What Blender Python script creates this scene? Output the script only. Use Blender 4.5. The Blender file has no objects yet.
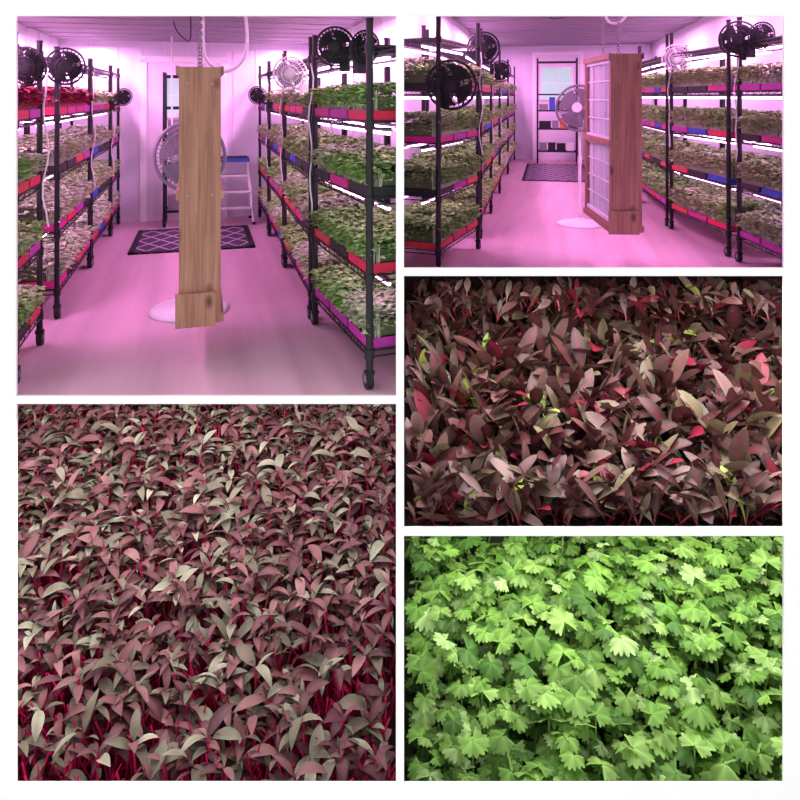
import bpy, bmesh, math, random
import numpy as np
from mathutils import Vector, Matrix
random.seed(7); rng=np.random.default_rng(7)
sc=bpy.context.scene
sc.view_settings.view_transform='Standard'
CAMZ=4.5; FZ=CAMZ-1.64
YF=3.82

# ---------------------------------------------------------------- materials
def new_mat(name):
    m=bpy.data.materials.new(name); m.use_nodes=True
    nt=m.node_tree; return m,nt,nt.nodes['Principled BSDF']
def simple(name,col,rough=.6,metal=0,var=.08,scale=12,bump=0,emit=None,estr=0):
    m,nt,b=new_mat(name)
    tc=nt.nodes.new('ShaderNodeTexCoord'); no=nt.nodes.new('ShaderNodeTexNoise')
    no.inputs['Scale'].default_value=scale; no.inputs['Detail'].default_value=4
    nt.links.new(tc.outputs['Object'],no.inputs['Vector'])
    mx=nt.nodes.new('ShaderNodeMix'); mx.data_type='RGBA'
    mx.inputs[6].default_value=(*[c*(1-var) for c in col],1)
    mx.inputs[7].default_value=(*[min(1,c*(1+var)) for c in col],1)
    nt.links.new(no.outputs['Fac'],mx.inputs[0]); nt.links.new(mx.outputs[2],b.inputs['Base Color'])
    b.inputs['Roughness'].default_value=rough; b.inputs['Metallic'].default_value=metal
    if bump:
        bp=nt.nodes.new('ShaderNodeBump'); bp.inputs['Strength'].default_value=bump
        nt.links.new(no.outputs['Fac'],bp.inputs['Height']); nt.links.new(bp.outputs['Normal'],b.inputs['Normal'])
    if emit:
        b.inputs['Emission Color'].default_value=(*emit,1); b.inputs['Emission Strength'].default_value=estr
    return m
def attr_mat(name,rough=.5,spec=.4,var=.25,scale=25,transl=0):
    m,nt,b=new_mat(name)
    at=nt.nodes.new('ShaderNodeAttribute'); at.attribute_name='Col'
    tc=nt.nodes.new('ShaderNodeTexCoord'); no=nt.nodes.new('ShaderNodeTexNoise')
    no.inputs['Scale'].default_value=scale; nt.links.new(tc.outputs['Object'],no.inputs['Vector'])
    mr=nt.nodes.new('ShaderNodeMapRange'); mr.inputs[3].default_value=1-var; mr.inputs[4].default_value=1+var
    nt.links.new(no.outputs['Fac'],mr.inputs[0])
    vm=nt.nodes.new('ShaderNodeVectorMath'); vm.operation='SCALE'
    nt.links.new(at.outputs['Color'],vm.inputs[0]); nt.links.new(mr.outputs[0],vm.inputs['Scale'])
    nt.links.new(vm.outputs[0],b.inputs['Base Color'])
    b.inputs['Roughness'].default_value=rough; b.inputs['Specular IOR Level'].default_value=spec
    if transl:
        tr=nt.nodes.new('ShaderNodeBsdfTranslucent'); nt.links.new(vm.outputs[0],tr.inputs['Color'])
        ms=nt.nodes.new('ShaderNodeMixShader'); ms.inputs[0].default_value=transl
        nt.links.new(b.outputs[0],ms.inputs[1]); nt.links.new(tr.outputs[0],ms.inputs[2])
        nt.links.new(ms.outputs[0],nt.nodes['Material Output'].inputs[0])
    return m
def wood_mat():
    m,nt,b=new_mat('pine_wood')
    tc=nt.nodes.new('ShaderNodeTexCoord'); mp=nt.nodes.new('ShaderNodeMapping')
    mp.inputs['Scale'].default_value=(16,16,.8); nt.links.new(tc.outputs['Object'],mp.inputs[0])
    no=nt.nodes.new('ShaderNodeTexNoise'); no.inputs['Scale'].default_value=2.2; no.inputs['Detail'].default_value=8; no.inputs['Distortion'].default_value=.7
    nt.links.new(mp.outputs[0],no.inputs['Vector'])
    cr=nt.nodes.new('ShaderNodeValToRGB'); e=cr.color_ramp.elements
    e[0].position=.28; e[0].color=(.20,.078,.055,1); e[1].position=.7; e[1].color=(.42,.20,.135,1)
    nt.links.new(no.outputs['Fac'],cr.inputs[0])
    mp2=nt.nodes.new('ShaderNodeMapping'); mp2.inputs['Scale'].default_value=(6,6,3.4); mp2.inputs['Location'].default_value=(.3,.2,.4); nt.links.new(tc.outputs['Object'],mp2.inputs[0])
    vo=nt.nodes.new('ShaderNodeTexVoronoi'); vo.inputs['Scale'].default_value=1.0; nt.links.new(mp2.outputs[0],vo.inputs['Vector'])
    mr=nt.nodes.new('ShaderNodeMapRange'); mr.inputs[1].default_value=.08; mr.inputs[2].default_value=.2
    nt.links.new(vo.outputs['Distance'],mr.inputs[0])
    mx=nt.nodes.new('ShaderNodeMix'); mx.data_type='RGBA'; mx.inputs[6].default_value=(.07,.022,.012,1)
    nt.links.new(mr.outputs[0],mx.inputs[0]); nt.links.new(cr.outputs[0],mx.inputs[7])
    nt.links.new(mx.outputs[2],b.inputs['Base Color']); b.inputs['Roughness'].default_value=.6
    return m
def floor_mat():
    m,nt,b=new_mat('painted_concrete')
    tc=nt.nodes.new('ShaderNodeTexCoord'); mp=nt.nodes.new('ShaderNodeMapping')
    mp.inputs['Scale'].default_value=(3.0,.22,1); nt.links.new(tc.outputs['Object'],mp.inputs[0])
    no=nt.nodes.new('ShaderNodeTexNoise'); no.inputs['Scale'].default_value=1.6; no.inputs['Detail'].default_value=5
    nt.links.new(mp.outputs[0],no.inputs['Vector'])
    cr=nt.nodes.new('ShaderNodeValToRGB'); e=cr.color_ramp.elements
    e[0].position=.3; e[0].color=(.54,.35,.42,1); e[1].position=.62; e[1].color=(.70,.47,.55,1)
    nt.links.new(no.outputs['Fac'],cr.inputs[0]); nt.links.new(cr.outputs[0],b.inputs['Base Color'])
    b.inputs['Roughness'].default_value=.6
    return m
def rug_mat():
    m,nt,b=new_mat('lattice_rug')
    tc=nt.nodes.new('ShaderNodeTexCoord'); sp=nt.nodes.new('ShaderNodeSeparateXYZ'); nt.links.new(tc.outputs['Object'],sp.inputs[0])
    def M(op,a,b_=None):
        n=nt.nodes.new('ShaderNodeMath'); n.operation=op
        for i,x in enumerate((a,b_)):
            if x is None: continue
            if isinstance(x,(int,float)): n.inputs[i].default_value=x
            else: nt.links.new(x,n.inputs[i])
        return n.outputs[0]
    u=M('MULTIPLY',sp.outputs[0],4.2); v=M('MULTIPLY',sp.outputs[1],2.6)
    a=M('ABSOLUTE',M('SUBTRACT',M('FRACT',M('ADD',u,M('ADD',v,40))),.5))
    c=M('ABSOLUTE',M('SUBTRACT',M('FRACT',M('ADD',M('SUBTRACT',u,v),40)),.5))
    mn=M('MINIMUM',a,c); ln=M('LESS_THAN',mn,.06)
    mx=nt.nodes.new('ShaderNodeMix'); mx.data_type='RGBA'; mx.inputs[6].default_value=(.07,.04,.08,1); mx.inputs[7].default_value=(.5,.4,.5,1)
    nt.links.new(ln,mx.inputs[0]); nt.links.new(mx.outputs[2],b.inputs['Base Color']); b.inputs['Roughness'].default_value=.95
    return m
M_white=simple('white_paint',(.93,.93,.93),.7,var=.01)
M_trim=simple('white_trim',(.80,.76,.84),.6,var=.02)
M_wall=simple('white_wall_panel',(.76,.73,.82),.55,var=.03,scale=3)
M_ceil=simple('ceiling_panel',(.24,.21,.27),.6,var=.08,scale=3)
M_ceiltrim=simple('ceiling_batten',(.36,.32,.40),.6,var=.05,scale=3)
M_floor=floor_mat(); M_wood=wood_mat(); M_rug=rug_mat()
M_black=simple('black_epoxy_wire',(.010,.009,.012),.4,.3)
M_blkpl=simple('black_plastic',(.006,.006,.008),.7)
M_gray=simple('grey_plastic',(.22,.20,.24),.5)
M_wpl=simple('white_plastic',(.8,.78,.8),.4)
M_led=simple('grow_light_tube',(1,.8,1),.5,emit=(1,.52,.97),estr=9)
M_filter=simple('filter_media',(.70,.64,.74),.9,scale=30,bump=.4)
M_soil=simple('dark_soil',(.03,.010,.014),.95,var=.5,scale=20,bump=.5)
M_greensoil=simple('moist_soil',(.02,.035,.012),.95,var=.5,scale=20,bump=.5)
M_leafroom=attr_mat('microgreen_leaf',.6,.25)
M_amar=attr_mat('amaranth_leaf',.6,.22,.4,12,.12)
M_beet=attr_mat('beet_leaf',.4,.4,.35,12,.1)
M_cil=attr_mat('cilantro_leaf',.5,.3,.22,14,.3)
M_glass=simple('daylight_window',(.3,.4,.4),.2,emit=(.45,.75,.68),estr=.6)
M_blue=simple('blue_plastic',(.03,.10,.42),.4); M_orange=simple('orange_plastic',(.7,.14,.04),.4)
M_chain=simple('galvanised_chain',(.3,.28,.3),.4,.8)
M_rope=simple('dark_cord',(.05,.04,.05),.7)

# ---------------------------------------------------------------- mesh builder
class MB:
    def __init__(s): s.v=[];s.f=[];s.mi=[];s.mats=[];s.c=[];s.n=0;s.sm=[]
    def mid(s,m):
        if m not in s.mats: s.mats.append(m)
        return s.mats.index(m)
    def add(s,verts,faces,mat,col=(1,1,1),smooth=False):
        verts=np.asarray(verts,float).reshape(-1,3); o=s.n
        s.v.append(verts); s.n+=len(verts)
        if isinstance(faces,np.ndarray): fl=(faces+o).tolist()
        else: fl=[[i+o for i in f] for f in faces]
        s.f+=fl; k=s.mid(mat); s.mi+=[k]*len(fl); s.sm+=[smooth]*len(fl)
        col=np.asarray(col,float)
        if col.ndim==1: col=np.tile(col,(len(verts),1))
        s.c.append(col)
    def box(s,c,d,mat,rot=None,col=(1,1,1)):
        x,y,z=[k/2 for k in d]
        V=[(-x,-y,-z),(x,-y,-z),(x,y,-z),(-x,y,-z),(-x,-y,z),(x,-y,z),(x,y,z),(-x,y,z)]
        if rot is not None: V=[tuple(rot@Vector(p)) for p in V]
        V=[(p[0]+c[0],p[1]+c[1],p[2]+c[2]) for p in V]
        s.add(V,[(0,3,2,1),(4,5,6,7),(0,1,5,4),(1,2,6,5),(2,3,7,6),(3,0,4,7)],mat,col)
    def cyl(s,p0,p1,r0,mat,r1=None,n=8,cap=True,col=(1,1,1)):
        r1=r0 if r1 is None else r1
        p0=Vector(p0);p1=Vector(p1);a=(p1-p0)
        if a.length<1e-6:return
        a.normalize(); u=a.orthogonal().normalized(); w=a.cross(u)
        V=[]
        for p,r in((p0,r0),(p1,r1)):
            for i in range(n):
                t=2*math.pi*i/n; V.append(tuple(p+u*math.cos(t)*r+w*math.sin(t)*r))
        F=[(i,(i+1)%n,n+(i+1)%n,n+i) for i in range(n)]
        s.add(V,F,mat,col,n>6)
        if cap: s.add(V,[tuple(range(n))[::-1],tuple(range(n,2*n))],mat,col)
    def tube(s,pts,r,mat,n=6):
        for a,b in zip(pts[:-1],pts[1:]): s.cyl(a,b,r,mat,n=n)
    def ring(s,c,ax,R,r,mat,N=28,n=5):
        c=Vector(c);ax=Vector(ax).normalized();u=ax.orthogonal().normalized();w=ax.cross(u);V=[];F=[]
        for i in range(N):
            t=2*math.pi*i/N; d=u*math.cos(t)+w*math.sin(t)
            for j in range(n):
                q=2*math.pi*j/n; V.append(tuple(c+d*(R+r*math.cos(q))+ax*r*math.sin(q)))
        for i in range(N):
            for j in range(n):
                F.append((i*n+j,((i+1)%N)*n+j,((i+1)%N)*n+(j+1)%n,i*n+(j+1)%n))
        s.add(V,F,mat,smooth=True)
    def prism_x(s,prof,x0,x1,mat):
        n=len(prof); V=[(x0,p[0],p[1]) for p in prof]+[(x1,p[0],p[1]) for p in prof]
        F=[(i,(i+1)%n,n+(i+1)%n,n+i) for i in range(n)]+[tuple(range(n))[::-1],tuple(range(n,2*n))]
        s.add(V,F,mat)
    def build(s,name,mtx=None,clips=None):
        me=bpy.data.meshes.new(name)
        V=np.concatenate(s.v); me.from_pydata(V.tolist(),[],s.f)
        for m in s.mats: me.materials.append(m)
        me.polygons.foreach_set('material_index',s.mi); me.polygons.foreach_set('use_smooth',s.sm)
        ca=me.color_attributes.new('Col','FLOAT_COLOR','POINT')
        C=np.concatenate(s.c); C=np.concatenate([C,np.ones((len(C),1))],1)
        ca.data.foreach_set('color',C.ravel().astype(np.float32))
        ob=bpy.data.objects.new(name,me); sc.collection.objects.link(ob)
        mtx=mtx or Matrix.Identity(4)
        ob.matrix_world=mtx
        if clips:
            bm=bmesh.new(); bm.from_mesh(me); inv=mtx.inverted()
            for co,no in clips:   # keep side opposite to normal
                bmesh.ops.bisect_plane(bm,geom=bm.verts[:]+bm.edges[:]+bm.faces[:],plane_co=inv@Vector(co),plane_no=(inv.to_3x3()@Vector(no)),clear_outer=True)
            bm.to_mesh(me); bm.free()
        me.update()
        return ob

R1=Matrix.Translation((0,0,FZ))@Matrix.Rotation(math.radians(15.95),4,'Z')
R2=Matrix.Translation((0,0,FZ))@Matrix.Rotation(math.radians(-11.94),4,'Z')
def loc(R,x,y,z=0,rz=0): return R@Matrix.Translation((x,y,z))@Matrix.Rotation(math.radians(rz),4,'Z')
CL1=[((-.012,0,0),(1,0,0)),((0,3.842,0),(0,-1,0))]
CL2=[((.012,0,0),(-1,0,0)),((0,3.842,0),(0,-1,0))]

# ---------------------------------------------------------------- leaves
def leaf_arrays(P,az,L,W,e0,bend,fold,roll,prof,nu=7,cols=(-1,0,1)):
    N=len(P); t=np.linspace(0,1,nu)
    ang=e0[:,None]-bend[:,None]*t[None]
    h=np.stack([np.cos(az),np.sin(az),0*az],1); s=np.stack([-np.sin(az),np.cos(az),0*az],1)
    T=np.cos(ang)[...,None]*h[:,None]+np.sin(ang)[...,None]*np.array([0,0,1.])
    ds=(L/(nu-1))[:,None,None]*T
    C=P[:,None]+np.concatenate([np.zeros((N,1,3)),np.cumsum((ds[:,1:]+ds[:,:-1])/2,1)],1)
    S=np.repeat(s[:,None],nu,1); Nn=np.cross(T,S)
    cr=np.cos(roll)[:,None,None]; sr=np.sin(roll)[:,None,None]
    S2=S*cr+Nn*sr; N2=-S*sr+Nn*cr
    w=(W[:,None]*prof(t)[None])[...,None]
    out=[]
    for c in cols: out.append(C+S2*c*w*np.cos(fold)+N2*abs(c)*w*np.sin(fold))
    V=np.stack(out,2)
    nc=len(cols); idx=np.arange(nu*nc).reshape(nu,nc)
    q=np.stack([idx[:-1,:-1],idx[:-1,1:],idx[1:,1:],idx[1:,:-1]],-1).reshape(-1,4)
    F=(q[None]+(np.arange(N)*nu*nc)[:,None,None]).reshape(-1,4)
    return V,F
def stems(P0,P1,r,bow):
    N=len(P0); nu=5; t=np.linspace(0,1,nu)
    C=P0[:,None]*(1-t)[None,:,None]+P1[:,None]*t[None,:,None]+bow[:,None]*np.sin(np.pi*t)[None,:,None]
    k=3; V=np.zeros((N,nu,k,3))
    for j in range(k):
        a=2*np.pi*j/k; V[:,:,j]=C+np.array([np.cos(a),np.sin(a),0])*r
    q=[]
    for i in range(nu-1):
        for j in range(k): q.append((i*k+j,i*k+(j+1)%k,(i+1)*k+(j+1)%k,(i+1)*k+j))
    F=(np.array(q)[None]+(np.arange(N)*nu*k)[:,None,None]).reshape(-1,4)
    return V.reshape(-1,3),F,nu*k
U=lambda a,b,n: rng.uniform(a,b,n)
def pick(cols,p,N,var=.15):
    p=np.array(p)/sum(p)
    c=np.array(cols)[rng.choice(len(cols),N,p=p)]
    return c*(1+rng.uniform(-var,var,(N,1)))

# ---------------------------------------------------------------- fans
def fan_head(b,c,R,ax,cage,blade,body,nw=22,back=.1):
    c=Vector(c);ax=Vector(ax).normalized();u=ax.orthogonal().normalized();w=ax.cross(u)
    D=R*.32
    b.ring(c,ax,R,R*.055,cage,32,6)
    for k,z in((.78,.55),(.52,.85),(.3,1)): 
        b.ring(c+ax*D*z,ax,R*k,.004,cage,26,4); b.ring(c-ax*D*z*.9,ax,R*k,.004,cage,26,4)
    for i in range(nw):
        t=2*math.pi*i/nw; d=u*math.cos(t)+w*math.sin(t); t2=t+.25; d2=u*math.cos(t2)+w*math.sin(t2)
        b.tube([c+d*R,c+d*R*.78+ax*D*.55,c+d2*R*.52+ax*D*.85,c+d2*R*.2+ax*D],.003,cage,4)
        b.tube([c+d*R,c+d*R*.78-ax*D*.5,c+d*R*.52-ax*D*.8,c+d*R*.2-ax*D*.9],.003,cage,4)
    b.cyl(c+ax*D*.95,c+ax*D*1.08,R*.22,body,n=18)
    b.cyl(c-ax*D*.4,c+ax*D*.5,R*.17,blade,n=16)
    b.cyl(c-ax*(D+back),c-ax*D*.7,R*.3,body,R*.36,n=16)
    for i in range(4):
        t0=math.pi/2*i; V=[];nr=5;na=5
        for a in range(nr):
            r=R*(.15+.72*a/(nr-1)); wd=.55+.36*a/(nr-1)
            for k in range(na):
                q=t0+(k/(na-1)-.5)*wd*1.6+.3*a/(nr-1); V.append(tuple(c+(u*math.cos(q)+w*math.sin(q))*r+ax*D*.45*(k/(na-1)-.5)))
        F=[(a*na+k,a*na+k+1,(a+1)*na+k+1,(a+1)*na+k) for a in range(nr-1) for k in range(na-1)]
        b.add(V,F,blade,smooth=True)
def clip_fan(name,R,x,y,z,rad,yaw,post,mats,tilt=-.15):
    b=MB(); ax=Vector((0,-1,tilt)).normalized()
    fan_head(b,(0,0,0),rad,ax,*mats,nw=28)
    px,pz=post
    b.tube([(0,rad*.45,0),(0,rad*.6,-rad*.5),(px*.5,rad*.6,-rad*.9),(px,rad*.6,pz)],.012,mats[2],6)
    b.box((px,rad*.6,pz),(.06,.06,.1),mats[2])
    return b.build(name,loc(R,x,y,z,yaw))
FB=(M_blkpl,M_blkpl,M_blkpl); FW=(M_wpl,M_gray,M_wpl)
def pedestal_fan(R,x,y,rz,h,rad,name='pedestal_fan'):
    b=MB()
    V=[];n=40;prof=[(0,.30),(.012,.30),(.03,.27),(.045,.1),(.09,.03)]
    for z,r in prof:
        for i in range(n): t=2*math.pi*i/n; V.append((r*math.cos(t),r*math.sin(t),z))
    F=[(a*n+i,a*n+(i+1)%n,(a+1)*n+(i+1)%n,(a+1)*n+i) for a in range(len(prof)-1) for i in range(n)]+[tuple(range(n))[::-1]]
    b.add(V,F,M_wpl,smooth=True)
    b.cyl((0,0,.05),(0,0,h*.55),.02,M_wpl,n=12); b.cyl((0,0,h*.5),(0,0,h-.08),.014,M_wpl,n=12)
    b.cyl((0,0,h*.52),(0,0,h*.58),.028,M_wpl,n=12)
    b.box((0,.03,h-.16),(.09,.07,.12),M_wpl)
    b.tube([(0,0,h-.15),(0,.06,h-.05),(0,.1,h)],.03,M_wpl,8)
    fan_head(b,(0,-.06,h),rad,(0,-1,.08),M_gray,M_gray,M_wpl,nw=48,back=.14)
    return b.build(name,loc(R,x,y,0,rz))

# ---------------------------------------------------------------- racks
TR=[(.55,.02,.07),(.5,.02,.2),(.02,.02,.02),(.4,.03,.3),(.55,.05,.05),(.02,.02,.02),(.03,.07,.4)]
GREENS=[[(.42,.58,.24),(.56,.68,.36),(.32,.44,.18),(.58,.52,.40)],[(.26,.46,.12),(.38,.60,.20),(.50,.66,.30),(.18,.34,.09)],[(.50,.62,.36),(.64,.72,.50),(.40,.46,.28),(.56,.48,.42)]]
CRIM=[(.34,.01,.07),(.5,.02,.12),(.2,.01,.04),(.25,.08,.05)]
def caster(b,x,y):
    b.cyl((x,y,.1),(x,y,.15),.02,M_black); b.box((x,y,.095),(.05,.04,.02),M_blkpl)
    b.box((x-.022,y+.015,.07),(.004,.035,.06),M_gray); b.box((x+.022,y+.015,.07),(.004,.035,.06),M_gray)
    b.cyl((x-.017,y+.02,.052),(x+.017,y+.02,.052),.052,M_blkpl,n=18)
    b.cyl((x-.019,y+.02,.052),(x+.019,y+.02,.052),.02,M_gray,n=12)
def wire_shelf(b,W,L,z,step=.06):
    for x in(.01,W-.01):
        b.box((x,L/2,z),(.01,L,.01),M_black); b.box((x,L/2,z-.035),(.008,L,.008),M_black)
        n=int(L/.12)
        for i in range(n):
            y0=L*i/n;y1=L*(i+.5)/n;y2=L*(i+1)/n
            b.cyl((x,y0,z),(x,y1,z-.035),.003,M_black,n=3,cap=False); b.cyl((x,y1,z-.035),(x,y2,z),.003,M_black,n=3,cap=False)
    for y in(.01,L-.01): b.box((W/2,y,z),(W,.01,.01),M_black); b.box((W/2,y,z-.035),(W,.008,.008),M_black)
    n=int(L/step)
    for i in range(1,n): b.box((W/2,L*i/n,z),(W,.005,.005),M_black)
    for x in(W*.33,W*.66): b.box((x,L/2,z-.006),(.006,L,.006),M_black)
def rack(R,p0,p1,side,W,H,levels,clips,dens=900,crimson=(),leafs=.05,kind=None,pr=.018,led=True,fol_h=.135,empty=()):
    """p0,p1: floor ends of aisle-side edge. side +1: shelf extends to +X"""
    L=math.hypot(p1[0]-p0[0],p1[1]-p0[1]); a=math.degrees(math.atan2(-(p1[0]-p0[0]),p1[1]-p0[1]))
    M=loc(R,p0[0],p0[1],0,a)
    if side<0: M=M@Matrix.Translation((-W,0,0))
    fx=0 if side>0 else W
    b=MB()
    for x in(.015,W-.015):
        for y in(.015,L-.015):
            b.cyl((x,y,.13),(x,y,H),pr,M_black,n=10); b.cyl((x,y,H),(x,y,H+.012),pr*1.15,M_black,n=10)
            caster(b,x,y)
            for z in levels: b.cyl((x,y,z-.045),(x,y,z+.012),pr*1.35,M_black,n=10)
    for z in levels: wire_shelf(b,W,L,z)
    if led:
        for z in levels[1:]:
            for xf in(.25,.72):
                b.box((W*xf,L/2,z-.05),(.035,L*.94,.016),M_gray); b.cyl((W*xf,L*.04,z-.068),(W*xf,L*.96,z-.068),.012,M_led,n=6)
    for y in(L*.98,):
        xx=fx+(-.02 if side>0 else .02)
        pts=[(xx,y,levels[-1]-.05)]
        for i in range(1,12): pts.append((xx+.015*math.sin(i*1.3),y-.03*math.sin(i*.9),levels[-1]-.05-i*.1))
        b.tube(pts,.006,M_wpl,5)
    b.build('wire_shelving_rack',M,clips)
    b=MB(); sgn=1 if side>0 else -1
    for li,z in enumerate(levels[:-1]):
        if li in empty: continue
        nt=max(1,round(L/.45)); tl=L/nt
        kk=random.randrange(3) if kind is None else kind
        for t in range(nt):
            y0=t*tl+.02;y1=(t+1)*tl-.02; tc=random.choice(TR)
            base=z+.008;th=.055
            b.box((W/2,(y0+y1)/2,base+.004),(W*.96,y1-y0,.006),M_leafroom,col=tc)
            for xx in(W*.02,W*.98): b.box((xx,(y0+y1)/2,base+th/2),(.006,y1-y0,th),M_leafroom,col=tc)
            for yy in(y0,y1): b.box((W/2,yy,base+th/2),(W*.96,.006,th),M_leafroom,col=tc)
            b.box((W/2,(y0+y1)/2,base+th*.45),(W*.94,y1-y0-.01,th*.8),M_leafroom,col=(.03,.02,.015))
            cr_=li in crimson
            pal=CRIM if cr_ else GREENS[kk if random.random()<.75 else random.randrange(3)]
            fh=fol_h*random.uniform(.88,1.12)
            A=W*.92*(y1-y0); N=int(A*dens*1.9)
            X=U(W*.02,W*.98,N);Y=U(y0,y1,N)
            edge=np.clip(np.minimum(X,W-X)/(W*.16),0,1)*.6+.4*np.clip(np.minimum(Y-y0,y1-Y)/.06,0,1)
            Z=base+th+fh*(.60+.24*np.sqrt(np.clip(edge,0,1))+.22*rng.random(N))+.008*np.sin(X*23+t)*np.cos(Y*19)
            Ns=int((y1-y0)*fh*dens*3.0)
            Xs=fx+sgn*U(-.008,.03,Ns);Ys=U(y0,y1,Ns);Zs=base+th+fh*(.90-.72*rng.random(Ns)**1.3)
            Ne=int(W*fh*dens*1.2)
            Xe=U(W*.04,W*.96,Ne);Ye=np.where(rng.random(Ne)<.6,y0+.01,y1-.01);Ze=base+th+fh*(.90-.72*rng.random(Ne))
            X=np.r_[X,Xs,Xe];Y=np.r_[Y,Ys,Ye];Z=np.r_[Z,Zs,Ze];n=len(X)
            P=np.stack([X,Y,Z],1)
            V,F=leaf_arrays(P,U(0,2*np.pi,n),leafs*U(.6,1.05,n),leafs*.30*U(.8,1.2,n),U(-.15,.5,n),U(.1,.6,n),.2,U(-.35,.35,n),lambda q:np.array([.25,1.,.8,.1]),nu=4)
            C=np.repeat(pick(pal,[.3,.3,.2,.2],n,.3),12,0)
            b.add(V.reshape(-1,3),F,M_leafroom,C,True)
            m=int((y1-y0)*420*min(1,dens/900))
            X=fx+sgn*U(.02,.09,m);Y=U(y0,y1,m)
            P0=np.stack([X,Y,np.full(m,base+th*.8)],1);P1=P0+np.stack([U(-.01,.01,m),U(-.012,.012,m),fh*U(.6,.9,m)],1)
            V,F,k=stems(P0,P1,.0028,np.zeros((m,3)))
            b.add(V,F,M_leafroom,(.5,.12,.2) if cr_ else (.6,.64,.5))
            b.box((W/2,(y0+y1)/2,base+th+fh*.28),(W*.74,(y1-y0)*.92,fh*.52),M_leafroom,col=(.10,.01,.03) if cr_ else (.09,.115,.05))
    b.build('microgreens_trays',M,clips)

LV1=[.22,.64,1.07,1.5,1.93]
rack(R1,(-1.0,4.42),(-1.0,5.1),-1,.5,2.0,LV1,CL1,crimson=(3,),dens=1500,kind=1)
rack(R1,(-1.0,5.65),(-1.0,7.27),-1,.58,2.0,LV1,CL1,crimson=(3,),dens=1200,kind=2)
rack(R1,(-1.0,7.32),(-1.0,8.85),-1,.58,2.0,LV1,CL1)
rack(R1,(-1.0,8.9),(-1.0,9.7),-1,.58,2.0,LV1,CL1,dens=700)
rack(R1,(.90,3.8),(.78,5.02),1,.58,2.07,LV1,CL1,dens=1900,leafs=.05,pr=.021,fol_h=.15,kind=1)
rack(R1,(.77,5.12),(.77,6.78),1,.62,2.07,LV1,CL1,dens=1300)
rack(R1,(.77,6.85),(.77,8.35),1,.62,2.05,LV1,CL1)
rack(R1,(.77,8.42),(.77,9.7),1,.62,2.05,LV1,CL1,dens=700)
LV2=[.26,.74,1.22,1.70,2.17]
rack(R2,(-.95,6.2),(-.72,7.55),-1,.65,2.42,LV2,CL2,dens=1400,leafs=.055,kind=1,pr=.024,fol_h=.2)
rack(R2,(-.75,8.1),(-.77,9.9),-1,.65,2.42,LV2,CL2,dens=900,leafs=.055,kind=1,pr=.02,fol_h=.18)
rack(R2,(-.78,10.0),(-.79,12.0),-1,.65,2.42,LV2,CL2,dens=600,pr=.02,fol_h=.17,leafs=.06)
rack(R2,(-.8,12.1),(-.82,15.0),-1,.65,2.42,LV2,CL2,dens=400,fol_h=.17,leafs=.075)
rack(R2,(-.82,15.1),(-.84,18.4),-1,.65,2.42,LV2,CL2,dens=300,fol_h=.17,leafs=.08)
rack(R2,(2.0,6.6),(1.84,7.5),1,.6,2.42,LV2,CL2,dens=1500,leafs=.053,kind=0,pr=.024,fol_h=.19)
rack(R2,(1.8,7.7),(1.48,9.2),1,.65,2.42,LV2,CL2,dens=1200,leafs=.055,kind=0,pr=.022,fol_h=.19)
rack(R2,(1.46,9.35),(1.38,11.4),1,.7,2.42,LV2,CL2,dens=800,pr=.02,fol_h=.18,leafs=.055)
rack(R2,(1.38,11.5),(1.38,14.4),1,.7,2.42,LV2,CL2,dens=500,fol_h=.18,leafs=.065)
rack(R2,(1.38,14.5),(1.38,18.3),1,.7,2.42,LV2,CL2,dens=350,fol_h=.18,leafs=.075)

# ---------------------------------------------------------------- room shells
def shell(R,clips,xl,xr,y0,yb,H,yl,yr):
    def bx(name,c,d,mat,extra=None):
        b=MB(); b.box(c,d,mat)
        if extra: extra(b)
        return b.build(name,R,clips)
    bx('floor',((xl+xr)/2,(y0+yb)/2,-.01),(xr-xl+.2,yb-y0,.02),M_floor)
    def seams(b):
        for i in range(1,12):
            yy=y0+(yb-y0)*i/12; b.box(((xl+xr)/2,yy,H-.004),(xr-xl,.03,.012),M_ceiltrim)
    bx('ceiling',((xl+xr)/2,(min(yl,yr,y0)+yb)/2,H+.04),(xr-xl+.2,yb-min(yl,yr,y0),.08),M_ceil,seams)
    def rl(b):
        yy=yl
        while yy<yb: b.box((xl+.004,yy,H/2),(.012,.03,H),M_trim); yy+=.6
    def rr(b):
        yy=yr
        while yy<yb: b.box((xr-.004,yy,H/2),(.012,.03,H),M_trim); yy+=.6
    bx('wall_left',(xl-.04,(yl+yb)/2,H/2),(.08,yb-yl,H),M_wall,rl)
    bx('wall_right',(xr+.04,(yr+yb)/2,H/2),(.08,yb-yr,H),M_wall,rr)
    def rb(b):
        x=xl+.1
        while x<xr: b.box((x,yb-.004,H/2),(.025,.012,H),M_trim); x+=.3
    bx('wall_back',((xl+xr)/2,yb+.04,H/2),(xr-xl+.2,.08,H),M_wall,rb)
shell(R1,CL1,-1.75,1.55,3.2,9.85,2.38,3.3,5.4)
CL2F=CL2+[((0,5.95,0),(0,-1,0))]
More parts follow.
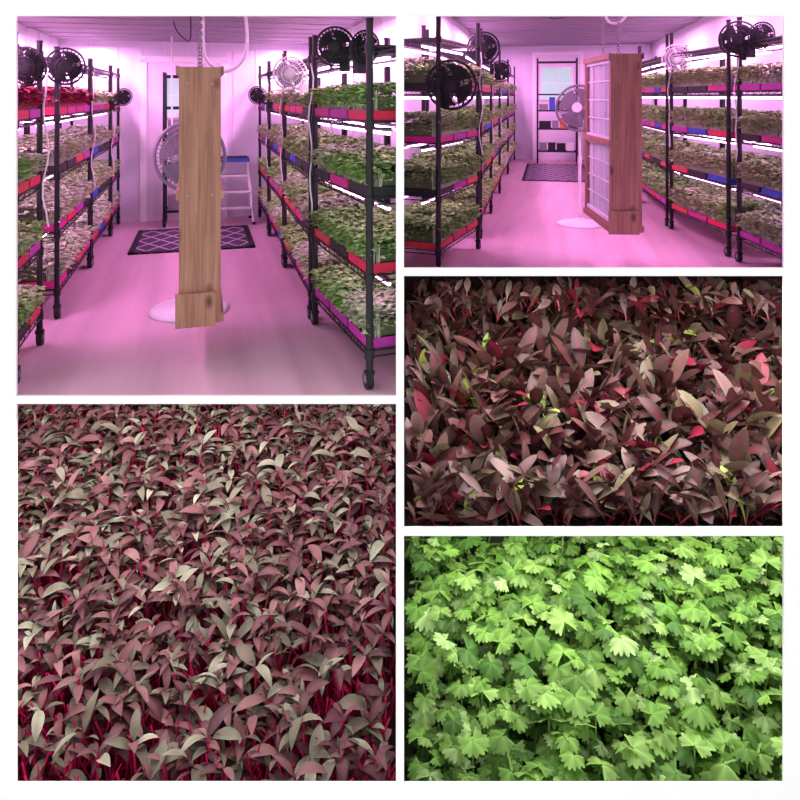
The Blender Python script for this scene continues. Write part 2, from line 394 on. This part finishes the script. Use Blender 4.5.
def shell2():
    xl,xr,yb,H=-1.6,2.6,18.9,3.0
    def bx(name,c,d,mat,cl=CL2):
        b=MB(); b.box(c,d,mat)
        if name=='wall_back':
            x=xl+.1
            while x<xr: b.box((x,yb-.004,H/2),(.025,.012,H),M_trim); x+=.3
        if name=='ceiling':
            for i in range(24): b.box(((xl+xr)/2,3.5+i*.65,H-.004),(xr-xl,.035,.012),M_ceiltrim)
        b.build(name,R2,cl)
    bx('floor',(.5,12,-.04),(4.5,14,.08),M_floor,CL2F)
    bx('ceiling',(.5,11,H+.04),(4.6,16.2,.08),M_ceil)
    bx('wall_left',(xl-.04,(7.5+yb)/2,H/2),(.08,yb-7.5,H),M_wall)
    bx('wall_right',(xr+.04,(3.6+yb)/2,H/2),(.08,yb-3.6,H),M_wall)
    bx('wall_back',(.5,yb+.04,H/2),(4.5,.08,H),M_wall)
shell2()
b=MB(); b.box((0,(YF+.02+7.75)/2,(FZ+3.05)/2),(.02,7.75-YF-.02,FZ+3.05),M_wall); b.build('wall_partition')

def fx(px): return (px-400)/700*YF
def fz(py): return CAMZ-(py-97)/700*YF
b=MB()
def bar(x0,y0,x1,y1):
    b.box(((x0+x1)/2,YF+.008,(y0+y1)/2),(abs(x1-x0),.016,abs(y1-y0)),M_white)
XL,XR,ZT,ZB=-4.1,4.1,CAMZ+1.5,0
bar(XL,ZB,fx(16),ZT); bar(fx(784),ZB,XR,ZT)
bar(fx(16),fz(16),fx(784),ZT); bar(fx(16),ZB,fx(784),fz(784))
bar(fx(396),fz(784),fx(404),fz(16))
bar(fx(16),fz(404),fx(396),fz(396))
bar(fx(404),fz(276),fx(784),fz(268)); bar(fx(404),fz(536),fx(784),fz(528))
b.build('wall_front')
b=MB(); b.box((0,5,-.05),(9,12,.1),simple('ground_bounce_slab',(.8,.8,.8),.8)); b.build('floor')  # unseen slab below the beds, whitened to bounce light onto the front wall

# ---------------------------------------------------------------- room furniture
def door(R,xc,yb,w,h,wx,wz,ww,wh,name):
    b=MB(); y=yb-.03
    b.box((xc,y,h/2),(w,.04,h),M_trim)
    for s in(-1,1): b.box((xc+s*(w/2+.04),y-.01,h/2),(.08,.06,h+.08),M_white)
    b.box((xc,y-.01,h+.04),(w+.16,.06,.08),M_white)
    for k in(-.24,.24): 
        for (z0,z1) in((.1,h*.4),):
            for a in(z0,z1): b.box((xc+k*w*.9,y-.024,a),(w*.36,.012,.025),M_wall)
            for q in(-1,1): b.box((xc+k*w*.9+q*w*.18,y-.024,(z0+z1)/2),(.02,.012,z1-z0),M_wall)
    b.cyl((xc+w*.42,y-.02,.98),(xc+w*.42,y-.08,.98),.025,M_chain,n=12)
    b.build(name,R)
    b=MB()
    b.box((wx,y-.03,wz),(ww,.02,wh),M_glass)
    for s in(-1,1): b.box((wx+s*ww/2,y-.035,wz),(.04,.04,wh+.06),M_white); b.box((wx,y-.035,wz+s*wh/2),(ww+.04,.04,.04),M_white)
    b.box((wx,y-.042,wz),(.015,.015,wh),M_white); b.box((wx,y-.042,wz),(ww,.015,.015),M_white)
    b.build('window_1' if R is R1 else 'window_2',R)
door(R1,-.2,9.85,.95,2.1,-.27,1.66,.34,.55,'door_1')
door(R2,.25,18.9,1.15,2.75,.22,2.0,.8,.85,'door_2')

def rug(R,x0,x1,y0,y1,rz=0):
    b=MB(); w=x1-x0;l=y1-y0
    b.box((0,0,.006),(w,l,.012),M_rug)
    for s in(-1,1): b.box((s*(w/2-.03),0,.008),(.06,l,.014),M_blkpl); b.box((0,s*(l/2-.04),.008),(w,.08,.014),M_blkpl)
    b.build('lattice_rug',loc(R,(x0+x1)/2,(y0+y1)/2,.001,rz))
rug(R1,-.72,.58,7.75,9.08); rug(R2,-.5,.85,13.9,17.4)

def small_rack(R,x,y,w,d,h,lv,fill=1.0):
    b=MB()
    for a in(-w/2,w/2):
        for c in(0,d): b.cyl((a,c,.13),(a,c,h),.02,M_black,n=8); caster(b,a,c)
    for z in lv:
        for c in(0,d): b.box((0,c,z),(w,.012,.035),M_black)
        for a in(-w/2,w/2): b.box((a,d/2,z),(.012,d,.035),M_black)
        for i in range(1,12): b.box((-w/2+w*i/12,d/2,z),(.006,d,.006),M_black)
    b.build('utility_cart',loc(R,x,y))
    b=MB(); cols=[M_gray,M_blkpl,M_blkpl,M_wpl,M_blkpl,M_gray,M_orange,M_blkpl,M_gray,M_blue,M_blkpl]
    k=0
    for z,z2 in zip(lv[:-2],lv[1:-1]):
        xx=-w/2+.04
        while xx<w/2-.12:
            ww=min(random.uniform(.14,.3),w/2-.03-xx); hh=min(random.uniform(.10,.26)*fill,z2-z-.08); m=cols[k%11]; k+=1
            zb=z+.016
            b.box((xx+ww/2,d/2,zb+.01),(ww,d*.6,.02),m)
            for s in(-1,1): b.box((xx+ww/2+s*(ww/2-.005),d/2,zb+hh/2),(.01,d*.6,hh),m); b.box((xx+ww/2,d/2+s*d*.3,zb+hh/2),(ww,.01,hh),m)
            b.box((xx+ww/2,d/2,zb+hh),(ww+.01,d*.62,.015),m)
            xx+=ww+.03
    b.build('storage_bins',loc(R,x,y))
small_rack(R1,-.12,9.25,.62,.3,1.95,[.2,.65,1.1,1.5,1.9])
small_rack(R2,.22,17.6,.95,.4,2.6,[.3,.85,1.3,1.7,2.5],1.3)

def ladder(R,x,y,rz=0):
    b=MB(); w=.38
    for s in(-1,1):
        b.tube([(s*w*.62,-.28,.02),(s*w*.44,-.06,.80)],.017,M_wpl,8); b.tube([(s*w*.60,.24,.02),(s*w*.44,.06,.80)],.015,M_wpl,8)
        b.cyl((s*w*.62,-.285,.0),(s*w*.62,-.278,.035),.024,M_blkpl); b.cyl((s*w*.6,.242,.0),(s*w*.6,.238,.035),.022,M_blkpl)
    for z,yy,d in((.22,-.23,.1),(.42,-.17,.1),(.62,-.11,.1)):
        k=.62-.18*z/.8
        b.box((0,yy,z),(w*2*k,d,.028),M_wpl); b.box((0,yy,z+.016),(w*1.8*k,d*.8,.006),M_gray)
    b.box((0,0,.82),(w*1.02,.24,.05),M_blue); b.box((0,0,.85),(w*.9,.2,.015),M_blkpl)
    b.tube([(-w*.57,.21,.15),(w*.57,.21,.15)],.01,M_wpl,6); b.tube([(-w*.5,.13,.5),(w*.5,.13,.5)],.01,M_wpl,6)
    b.build('step_ladder',loc(R,x,y,0,rz))
ladder(R1,.43,9.45,0)

def filter_box(R,x,y,rz,z0,w,h,d,ceil):
    """wooden filter frame hung from the ceiling: end plank facing local -Y, filters on both sides"""
    b=MB(); t=.04
    b.box((0,t/2,h/2),(w,t,h),M_wood); b.box((0,d-t/2,h/2),(w,t,h),M_wood)
    for z in(t/2+.04,h-t/2,h/2): b.box((0,d/2,z),(w*.96,d-2*t,t),M_wood)
    b.box((-.025,-.015,.09),(w-.01,.03,.20),M_wood)
    for s in(-1,1):
        for (a,c) in((.09,h/2-.03),(h/2+.03,h-.06)):
            n=16; y0=t+.05;y1=d-t-.05;V=[];F=[]
            for i in range(n*2+1):
                yy=y0+(y1-y0)*i/(2*n); xx=s*(w/2-.035+(.012 if i%2 else -.012)); V+= [(xx,yy,a),(xx,yy,c)]
            for i in range(n*2): F.append((2*i,2*i+2,2*i+3,2*i+1))
            b.add(V,F,M_filter)
            for yy in(t+.02,d-t-.02): b.box((s*(w/2-.02),yy,(a+c)/2),(.03,.04,c-a+.04),M_wood)
            for zz in(a,c): b.box((s*(w/2-.02),d/2,zz),(.03,d-2*t,.03),M_filter)
            for i in range(1,4): b.box((s*(w/2-.018),d/2,a+(c-a)*i/4),(.006,d-2*t,.01),M_wpl)
            for i in range(1,4): b.box((s*(w/2-.018),t+(d-2*t)*i/4,(a+c)/2),(.006,.01,c-a),M_wpl)
        for zz in(.03,h-.02,h/2): b.box((s*(w/2+.008),d/2,zz),(.02,d,.05),M_wood)
    for yy in(d*.25,d*.8):
        zz=h; i=0
        while zz<ceil-z0:
            b.ring((0,yy,zz+.02),(1,0,0) if i%2 else (0,1,0),.014,.004,M_chain,10,4); zz+=.024;i+=1
        b.cyl((0,yy,ceil-z0-.02),(0,yy,ceil-z0),.02,M_chain)
    for zz in(.09,h-.1,h*.5):
        for xx in(-w*.3,w*.3): b.cyl((xx,-.004,zz),(xx,.01,zz),.007,M_chain,n=8)
    b.build('wooden_air_filter_box',loc(R,x,y,z0,rz))
filter_box(R1,.0,4.35,0,.285,.24,1.535,.8,2.38)
filter_box(R2,.66,6.3,9,.47,.265,1.545,1.05,3.0)
pedestal_fan(R1,-.08,5.62,8,1.19,.26)
pedestal_fan(R2,.40,9.3,-15,1.5,.29)

clip_fan('clip_fan',R1,-1.03,4.82,1.83,.12,-20,(-.05,-.0),FB)
clip_fan('clip_fan',R1,-.93,5.5,1.86,.13,15,(-.07,-.0),FB)
clip_fan('clip_fan',R1,-.86,8.75,1.64,.1,20,(-.12,-.1),FB)
clip_fan('clip_fan',R1,.66,5.35,1.82,.125,-10,(.1,-.12),FW)
clip_fan('clip_fan',R1,.8,4.25,1.95,.12,-20,(.05,-.1),FB)
clip_fan('clip_fan',R1,.93,4.0,1.93,.1,20,(.0,-.1),FB)
clip_fan('clip_fan',R1,.62,8.0,1.66,.1,-20,(.13,-.1),FB)
clip_fan('clip_fan',R2,-.85,6.25,1.75,.22,5,(-.08,-.15),FB)
clip_fan('clip_fan',R2,-.72,8.0,2.2,.18,10,(-.04,-.15),FB)
clip_fan('clip_fan',R2,-.65,9.9,2.0,.15,25,(-.12,-.1),FB)
clip_fan('clip_fan',R2,1.55,9.15,2.12,.17,-10,(-.05,-.15),FW)
clip_fan('clip_fan',R2,1.8,7.3,2.2,.17,-15,(.04,-.15),FB)
clip_fan('clip_fan',R2,1.98,7.2,2.22,.13,15,(-.06,-.15),FB)

def cord(R,pts,r,m,name):
    b=MB(); P=[Vector(p) for p in pts]; out=[]
    for i in range(len(P)-1):
        a=P[max(i-1,0)];c=P[i];d=P[i+1];e=P[min(i+2,len(P)-1)]
        for k in range(6):
            t=k/6; out.append(.5*((2*c)+(d-a)*t+(2*a-5*c+4*d-e)*t*t+(-a+3*c-3*d+e)*t**3))
    out.append(P[-1]); b.tube(out,r,m,7); b.build(name,R)
cord(R1,[(.30,5.2,2.38),(.33,5.2,2.1),(.31,5.25,1.92),(.2,5.3,1.83),(.1,5.3,1.86),(.03,5.25,1.95),(.02,5.2,2.2),(.02,5.2,2.38)],.012,M_wpl,'ceiling_hose')
cord(R1,[(-.08,6.6,2.38),(-.09,6.6,2.15),(-.2,6.9,2.25),(-.25,7.1,2.38)],.006,M_rope,'power_cord')
cord(R1,[(-.33,9.0,2.38),(-.33,9.02,1.7),(-.33,9.05,1.3)],.012,M_wpl,'ceiling_conduit')
cord(R2,[(.0,8.6,3.0),(.02,8.6,2.6),(.3,8.9,2.7),(.35,9.0,3.0)],.008,M_rope,'power_cord')
cord(R2,[(.85,7.6,3.0),(.8,7.6,2.5),(.6,7.6,2.45),(.5,7.6,3.0)],.014,M_wpl,'ceiling_hose')

# ---------------------------------------------------------------- beds
def soil_bed(name,prof,x0,x1,mat):
    b=MB(); b.prism_x(prof,x0,x1,mat); return b.build(name)
Z=lambda r:CAMZ+r
soil_bed('planter_bed',[(3.86,0),(3.86,Z(-4.25)),(6.75,Z(-3.3)),(6.75,0)],-3.85,-.03,M_soil)
soil_bed('planter_bed',[(3.842,Z(-2.397)),(3.842,Z(-2.372)),(4.3,Z(-2.56)),(5.88,Z(-1.88)),(5.88,Z(-1.95)),(4.3,Z(-2.63))],.03,3.4,M_soil)
soil_bed('planter_bed',[(3.86,0),(3.86,Z(-4.2)),(5.6,Z(-3.8)),(5.6,0)],.03,3.4,M_greensoil)
b=MB()
b.box((-1.95,6.8,1.4),(4.0,.06,2.78),M_soil); b.box((-3.92,5.3,1.4),(.06,2.9,2.78),M_wall)
b.build('wall_planter_back')
b=MB(); b.box((1.72,5.68,1.2),(3.4,.05,2.4),M_greensoil); b.box((3.45,4.8,1.45),(.06,1.85,2.9),M_wall); b.box((1.72,5.91,2.7),(3.4,.03,.66),M_soil)
b.prism_x([(3.842,Z(-.9575)),(3.842,Z(-.95)),(5.93,Z(-1.472)),(5.93,Z(-1.4805))],.012,3.45,M_wall)
b.build('wall_planter_side')

def rowgrid(x0,x1,y0,y1,s):
    nx=int((x1-x0)/s);ny=int((y1-y0)/s)
    gx,gy=np.meshgrid(np.linspace(x0,x1,nx),np.linspace(y0,y1,ny))
    X=gx.ravel()+U(-.5,.5,nx*ny)*s;Y=gy.ravel()+U(-.5,.5,nx*ny)*s
    return np.clip(X,x0,x1),np.clip(Y,y0,y1)
lance=lambda t:np.sin(np.pi*np.clip(t,.0,1)**.9)**1.0*.97+.03*(1-t)
def spat(t): return np.where(t<.3,.10+.12*(t/.3)**2,.0)+np.where(t>=.3,.22+.78*np.sin(np.pi/2*np.clip((t-.3)/.35,0,1)),0)*np.where(t>.62,np.clip(1-((t-.62)/.385)**2,0,1)**.62,1)
def colorize(C,nu,midrib,mix=.35):
    out=np.repeat(C[:,None,:],nu,1)[:,:,None,:].repeat(3,2)
    out[:,:,1]=out[:,:,1]*(1-mix)+np.array(midrib)*mix
    return out.reshape(-1,3)
def confine(V,F,x0,x1,y0,y1,nv,extra=None):
    """drop whole leaves that leave the bed"""
    L=V.reshape(-1,nv,3); ok=(L[...,0].min(1)>x0)&(L[...,0].max(1)<x1)&(L[...,1].min(1)>y0)&(L[...,1].max(1)<y1)
    if extra is not None: ok&=extra(L)
    q=F[:len(F)//len(ok)]; L=L[ok]
    return L.reshape(-1,3),(q[None]+(np.arange(len(L))*nv)[:,None,None]).reshape(-1,4),ok

# --- amaranth (bottom left)
x,y=rowgrid(-3.8,-.06,3.9,6.72,.086)
keep=rng.random(len(x))<np.clip(.46+.54*(y-3.9)/1.1,.46,1); x=x[keep];y=y[keep];n=len(x)
g=-4.25+(y-3.86)/(6.75-3.86)*.95; top=-3.87+(y-3.9)/(6.7-3.9)*1.0+U(-.10,.08,n)
P0=np.stack([x,y,Z(g)],1);P1=np.stack([np.clip(x+U(-.06,.06,n),-3.8,-.08),np.clip(y+U(-.05,.03,n),3.87,6.7),Z(top)],1)
b=MB()
V,F,k=stems(P0,P1,.010,np.stack([U(-.03,.03,n),U(-.03,.03,n),0*x],1))
b.add(V,F,M_amar,np.repeat(pick([(.44,.008,.06),(.58,.02,.10),(.30,.02,.06),(.50,.16,.14)],[.4,.35,.12,.13],n,.2),k,0),True)
pal=[(.058,.022,.028),(.105,.044,.050),(.085,.095,.064),(.15,.165,.115),(.17,.085,.085),(.040,.022,.024),(.22,.23,.17)]
azb=U(0,np.pi,n)
for q in range(6):
    base=P1.copy(); base[:,2]-= (0,0,.035,.035,0,.09)[q]
    az=azb+(q%2)*np.pi+(np.pi/2 if q>=2 else 0)+U(-.35,.35,n)
    Ls=(.185,.185,.15,.15,.09,.13)[q]*U(.7,1.25,n)
    V,F=leaf_arrays(base,az,Ls,Ls*.16*U(.85,1.3,n),U(.35,1.1,n)+(.4 if q==4 else 0),U(.7,1.8,n),.30,U(-.5,.5,n),lance,nu=8)
    C=colorize(pick(pal,[.22,.20,.20,.15,.12,.07,.04],n,.3),8,(.22,.05,.065),.32)
    V,F,ok=confine(V,F,-3.88,-.013,3.84,6.77,24); C=C.reshape(n,24,3)[ok].reshape(-1,3)
    b.add(V,F,M_amar,C,True)
m=2000; xs=U(-3.3,-.1,m);ys=3.88+1.6*rng.random(m)**1.3
g=-4.25+(ys-3.86)/2.89*.95
A=np.stack([xs,ys,Z(g)],1);B=A+np.stack([U(-.2,.2,m),U(-.12,.06,m),U(.2,.44,m)],1);B[:,1]=np.maximum(B[:,1],3.86);B[:,0]=np.minimum(B[:,0],-.03)
V,F,k=stems(A,B,.0065,np.stack([U(-.06,.06,m),0*xs,0*xs],1))
V[:,1]=np.maximum(V[:,1],3.845)
b.add(V,F,M_amar,np.repeat(pick([(.62,.012,.12),(.42,.006,.07)],[.6,.4],m,.2),k,0),True)
b.build('red_amaranth_microgreens')

# --- beet (right middle)
x,y=rowgrid(.1,3.3,3.9,5.86,.092); n=len(x)
sfront=np.clip((y-3.88)/.3,0,1)
g=np.where(y<4.3,-2.372-(y-3.842)/.458*.188,-2.56+(y-4.3)/1.58*.68)
canopy=-2.33+(y-3.88)/(5.8-3.88)*.77
top=np.maximum(canopy-.27+U(-.07,.06,n),g+.02)
P0=np.stack([x,y,Z(g)],1);P1=np.stack([x+U(-.04,.04,n),np.maximum(y+U(-.04,.03,n),3.86),Z(top)],1)
b=MB()
V,F,k=stems(P0,P1,.010,np.stack([U(-.02,.02,n),0*x,0*x],1))
b.add(V,F,M_beet,np.repeat(pick([(.30,.006,.03),(.42,.02,.06),(.35,.05,.06)],[.5,.3,.2],n,.2),k,0),True)
pal=[(.036,.018,.018),(.070,.038,.034),(.125,.080,.066),(.105,.100,.062),(.22,.010,.035),(.16,.165,.085),(.32,.46,.08),(.19,.13,.115)]
pp=[.25,.25,.16,.10,.055,.075,.010,.10]
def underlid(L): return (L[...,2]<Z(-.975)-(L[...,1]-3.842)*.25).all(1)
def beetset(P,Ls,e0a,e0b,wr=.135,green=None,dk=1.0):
    n=len(P); az=U(0,2*np.pi,n)
    V,F=leaf_arrays(P,az,Ls,Ls*wr*U(.75,1.3,n),U(e0a,e0b,n),U(.1,1.3,n),.22,U(-.8,.8,n),spat,nu=12)
    C=pick(pal,pp,n,.25)*dk if green is None else pick([(.30,.46,.06),(.46,.58,.10),(.20,.36,.06)],[.4,.3,.3],n,.2)
    col=colorize(C,12,np.array((.30,.03,.05))*dk if green is None else (.45,.55,.18),.32).reshape(n,12,3,3)
    if green is None:
        gr=(C[:,1]>.3); save=col[gr].copy()
        col[:,:3]=col[:,:3]*.4+np.array([.32,.008,.035])*.6; col[gr]=save
    V,F,ok=confine(V,F,.02,3.39,3.842,5.89,36,underlid)
    b.add(V,F,M_beet,col[ok].reshape(-1,3),True)
for q in range(7):
    beetset(P1,(.33 if q<5 else .2)*U(.6,1.3,n)*(.72+.28*sfront),.6 if q%2 else .9,1.42,.118)
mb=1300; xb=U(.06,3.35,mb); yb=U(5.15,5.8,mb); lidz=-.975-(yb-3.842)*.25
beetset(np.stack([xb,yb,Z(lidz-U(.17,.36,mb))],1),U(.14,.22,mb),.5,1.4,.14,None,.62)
# front-edge plants leaning forward over the divider
mb=420; xb=U(.06,3.0,mb); yb=U(3.9,4.15,mb)
beetset(np.stack([xb,yb,Z(np.full(mb,-2.36)+U(-.02,.08,mb))],1),U(.2,.32,mb),.3,1.2,.125)
for px_,py_ in((.62,5.2),(1.05,5.45),(.95,4.7),(.26,4.2),(.45,4.8),(2.0,5.3),(2.5,4.8)):
    zc=-2.33+(py_-3.88)/1.92*.77
    c=6; P=np.stack([px_+U(-.02,.02,c),py_+U(-.02,.02,c),np.full(c,Z(zc-.14))],1)
    beetset(P,U(.12,.2,c),.7,1.4,.14,True)
b.build('beet_microgreens')

# --- cilantro (bottom right)
x,y=rowgrid(.12,3.2,3.92,5.58,.088); n=len(x)
g=-4.2+(y-3.86)/1.74*.4
top=-3.84+(y-3.92)/1.58*.42+U(-.14,.06,n)
P0=np.stack([x,y,Z(g)],1);P1=np.stack([x+U(-.05,.05,n),np.maximum(y+U(-.05,.04,n),3.88),Z(top)],1)
b=MB()
V,F,k=stems(P0,P1,.007,np.stack([U(-.02,.02,n),0*x,0*x],1))
b.add(V,F,M_cil,np.repeat(pick([(.14,.28,.06),(.28,.42,.14)],[.5,.5],n,.2),k,0),True)
NA=91
phi=np.linspace(-2.35,2.35,NA)
lobe=np.zeros(NA)
for c0,ww,a in((0,.56,1.0),(-1.15,.58,.90),(1.15,.58,.90),(-2.1,.42,.66),(2.1,.42,.66)):
    lobe=np.maximum(lobe,a*np.clip(np.cos(np.clip((phi-c0)/ww,-1.57,1.57)),0,1)**.42)
lobe=.30+.70*lobe
lobe*= .78+.22*np.abs(np.cos(phi*8.2))**.8
rings=np.array([.10,.4,.72,1.0])
def cil_leaves(P,az,S,tilt,cup,col):
    N=len(P)
    r=rings[:,None]*(lobe[None]*rings[:,None]**.6+ .42*(1-rings[:,None]**.6))
    lx=(r*np.cos(phi)[None]);ly=(r*np.sin(phi)[None])
    lx=np.broadcast_to(lx,(N,4,NA))*S[:,None,None];ly=np.broadcast_to(ly,(N,4,NA))*S[:,None,None]*.95
    rr=np.broadcast_to(r,(N,4,NA))
    ph=U(0,6.28,N)[:,None,None]
    lz=-cup[:,None,None]*S[:,None,None]*rr**2+S[:,None,None]*rr*(.06*np.cos(phi*5.4)[None,None]+.05*np.sin(phi*3+ph))
    ct=np.cos(tilt)[:,None,None];st=np.sin(tilt)[:,None,None]
    X=lx*ct+lz*st; Zz=lx*st*-1+lz*ct
    ca=np.cos(az)[:,None,None];sa=np.sin(az)[:,None,None]
    V=np.stack([P[:,0,None,None]+X*ca-ly*sa,P[:,1,None,None]+X*sa+ly*ca,P[:,2,None,None]+Zz],-1)
    idx=np.arange(4*NA).reshape(4,NA)
    q=np.stack([idx[:-1,:-1],idx[:-1,1:],idx[1:,1:],idx[1:,:-1]],-1).reshape(-1,4)
    F=(q[None]+(np.arange(N)*4*NA)[:,None,None]).reshape(-1,4)
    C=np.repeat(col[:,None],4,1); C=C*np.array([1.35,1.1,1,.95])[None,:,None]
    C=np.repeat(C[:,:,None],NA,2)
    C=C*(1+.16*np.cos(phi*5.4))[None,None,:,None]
    return V.reshape(-1,3),F,C.reshape(-1,3)
pal=[(.135,.285,.042),(.20,.38,.065),(.28,.47,.11),(.075,.18,.028),(.35,.53,.18)]
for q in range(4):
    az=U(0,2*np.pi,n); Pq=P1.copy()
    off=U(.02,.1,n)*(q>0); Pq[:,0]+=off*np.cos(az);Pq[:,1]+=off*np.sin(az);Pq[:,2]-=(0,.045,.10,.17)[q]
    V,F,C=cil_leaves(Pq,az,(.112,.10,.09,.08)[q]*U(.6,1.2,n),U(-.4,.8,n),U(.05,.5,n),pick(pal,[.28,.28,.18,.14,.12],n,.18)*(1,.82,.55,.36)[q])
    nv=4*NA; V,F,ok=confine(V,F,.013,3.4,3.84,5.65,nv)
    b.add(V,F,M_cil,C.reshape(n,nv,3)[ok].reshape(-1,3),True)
b.build('cilantro_microgreens')

# ---------------------------------------------------------------- lights
def area(name,locv,rot,sx,sy,power,col):
    l=bpy.data.lights.new(name,'AREA'); l.shape='RECTANGLE'; l.size=sx; l.size_y=sy; l.energy=power; l.color=col
    o=bpy.data.objects.new(name,l); o.matrix_world=Matrix.Translation(locv)@rot; sc.collection.objects.link(o); return o
I=Matrix.Identity(4)
PK=(1,.38,.88)
def ceil_fill(R,x,y,z,sx,sy,p):  # added pink fill under the ceiling, on top of the shelf tubes
    m=R@Matrix.Translation((x,y,z)); o=area('ceiling_pink_fill',m.to_translation(),m.to_3x3().normalized().to_4x4(),sx,sy,p,PK)
for y_ in(4.9,7.4,9.1): ceil_fill(R1,-1.3,y_,2.3,.2,1.2,58)
for y_ in(5.6,7.6,9.1): ceil_fill(R1,1.1,y_,2.3,.2,1.2,58)
for y_ in(7.5,10.5,13.5,16.8): ceil_fill(R2,-1.1,y_,2.9,.2,1.8,92); ceil_fill(R2,1.9,y_,2.9,.2,1.8,92)
DAY=(1,.98,.96)
area('planter_fill_light',(-1.9,5.1,Z(-1.76)),I,3.4,2.2,175,DAY)  # added fill lights for the beds, hidden above the openings
area('planter_fill_light',(1.65,4.85,Z(-2.72)),I,3.0,1.0,60,DAY)
sl=math.atan(.25)
area('planter_fill_light',(1.65,4.5,Z(-1.138)),Matrix.Rotation(-sl,4,'X'),3.0,1.15,95,DAY)  # added fill along the beet bed lid, edge-on to the camera

w=bpy.data.worlds.new('World'); sc.world=w; w.use_nodes=True
bg=w.node_tree.nodes['Background']; bg.inputs[0].default_value=(1,1,1,1); bg.inputs[1].default_value=1.1

cam=bpy.data.cameras.new('Camera'); co=bpy.data.objects.new('Camera',cam); sc.collection.objects.link(co)
co.location=(0,0,CAMZ); co.rotation_euler=(math.pi/2,0,0)
cam.sensor_width=36; cam.lens=31.5; cam.shift_y=-303/800; cam.clip_end=100; cam.clip_start=.05
sc.camera=co
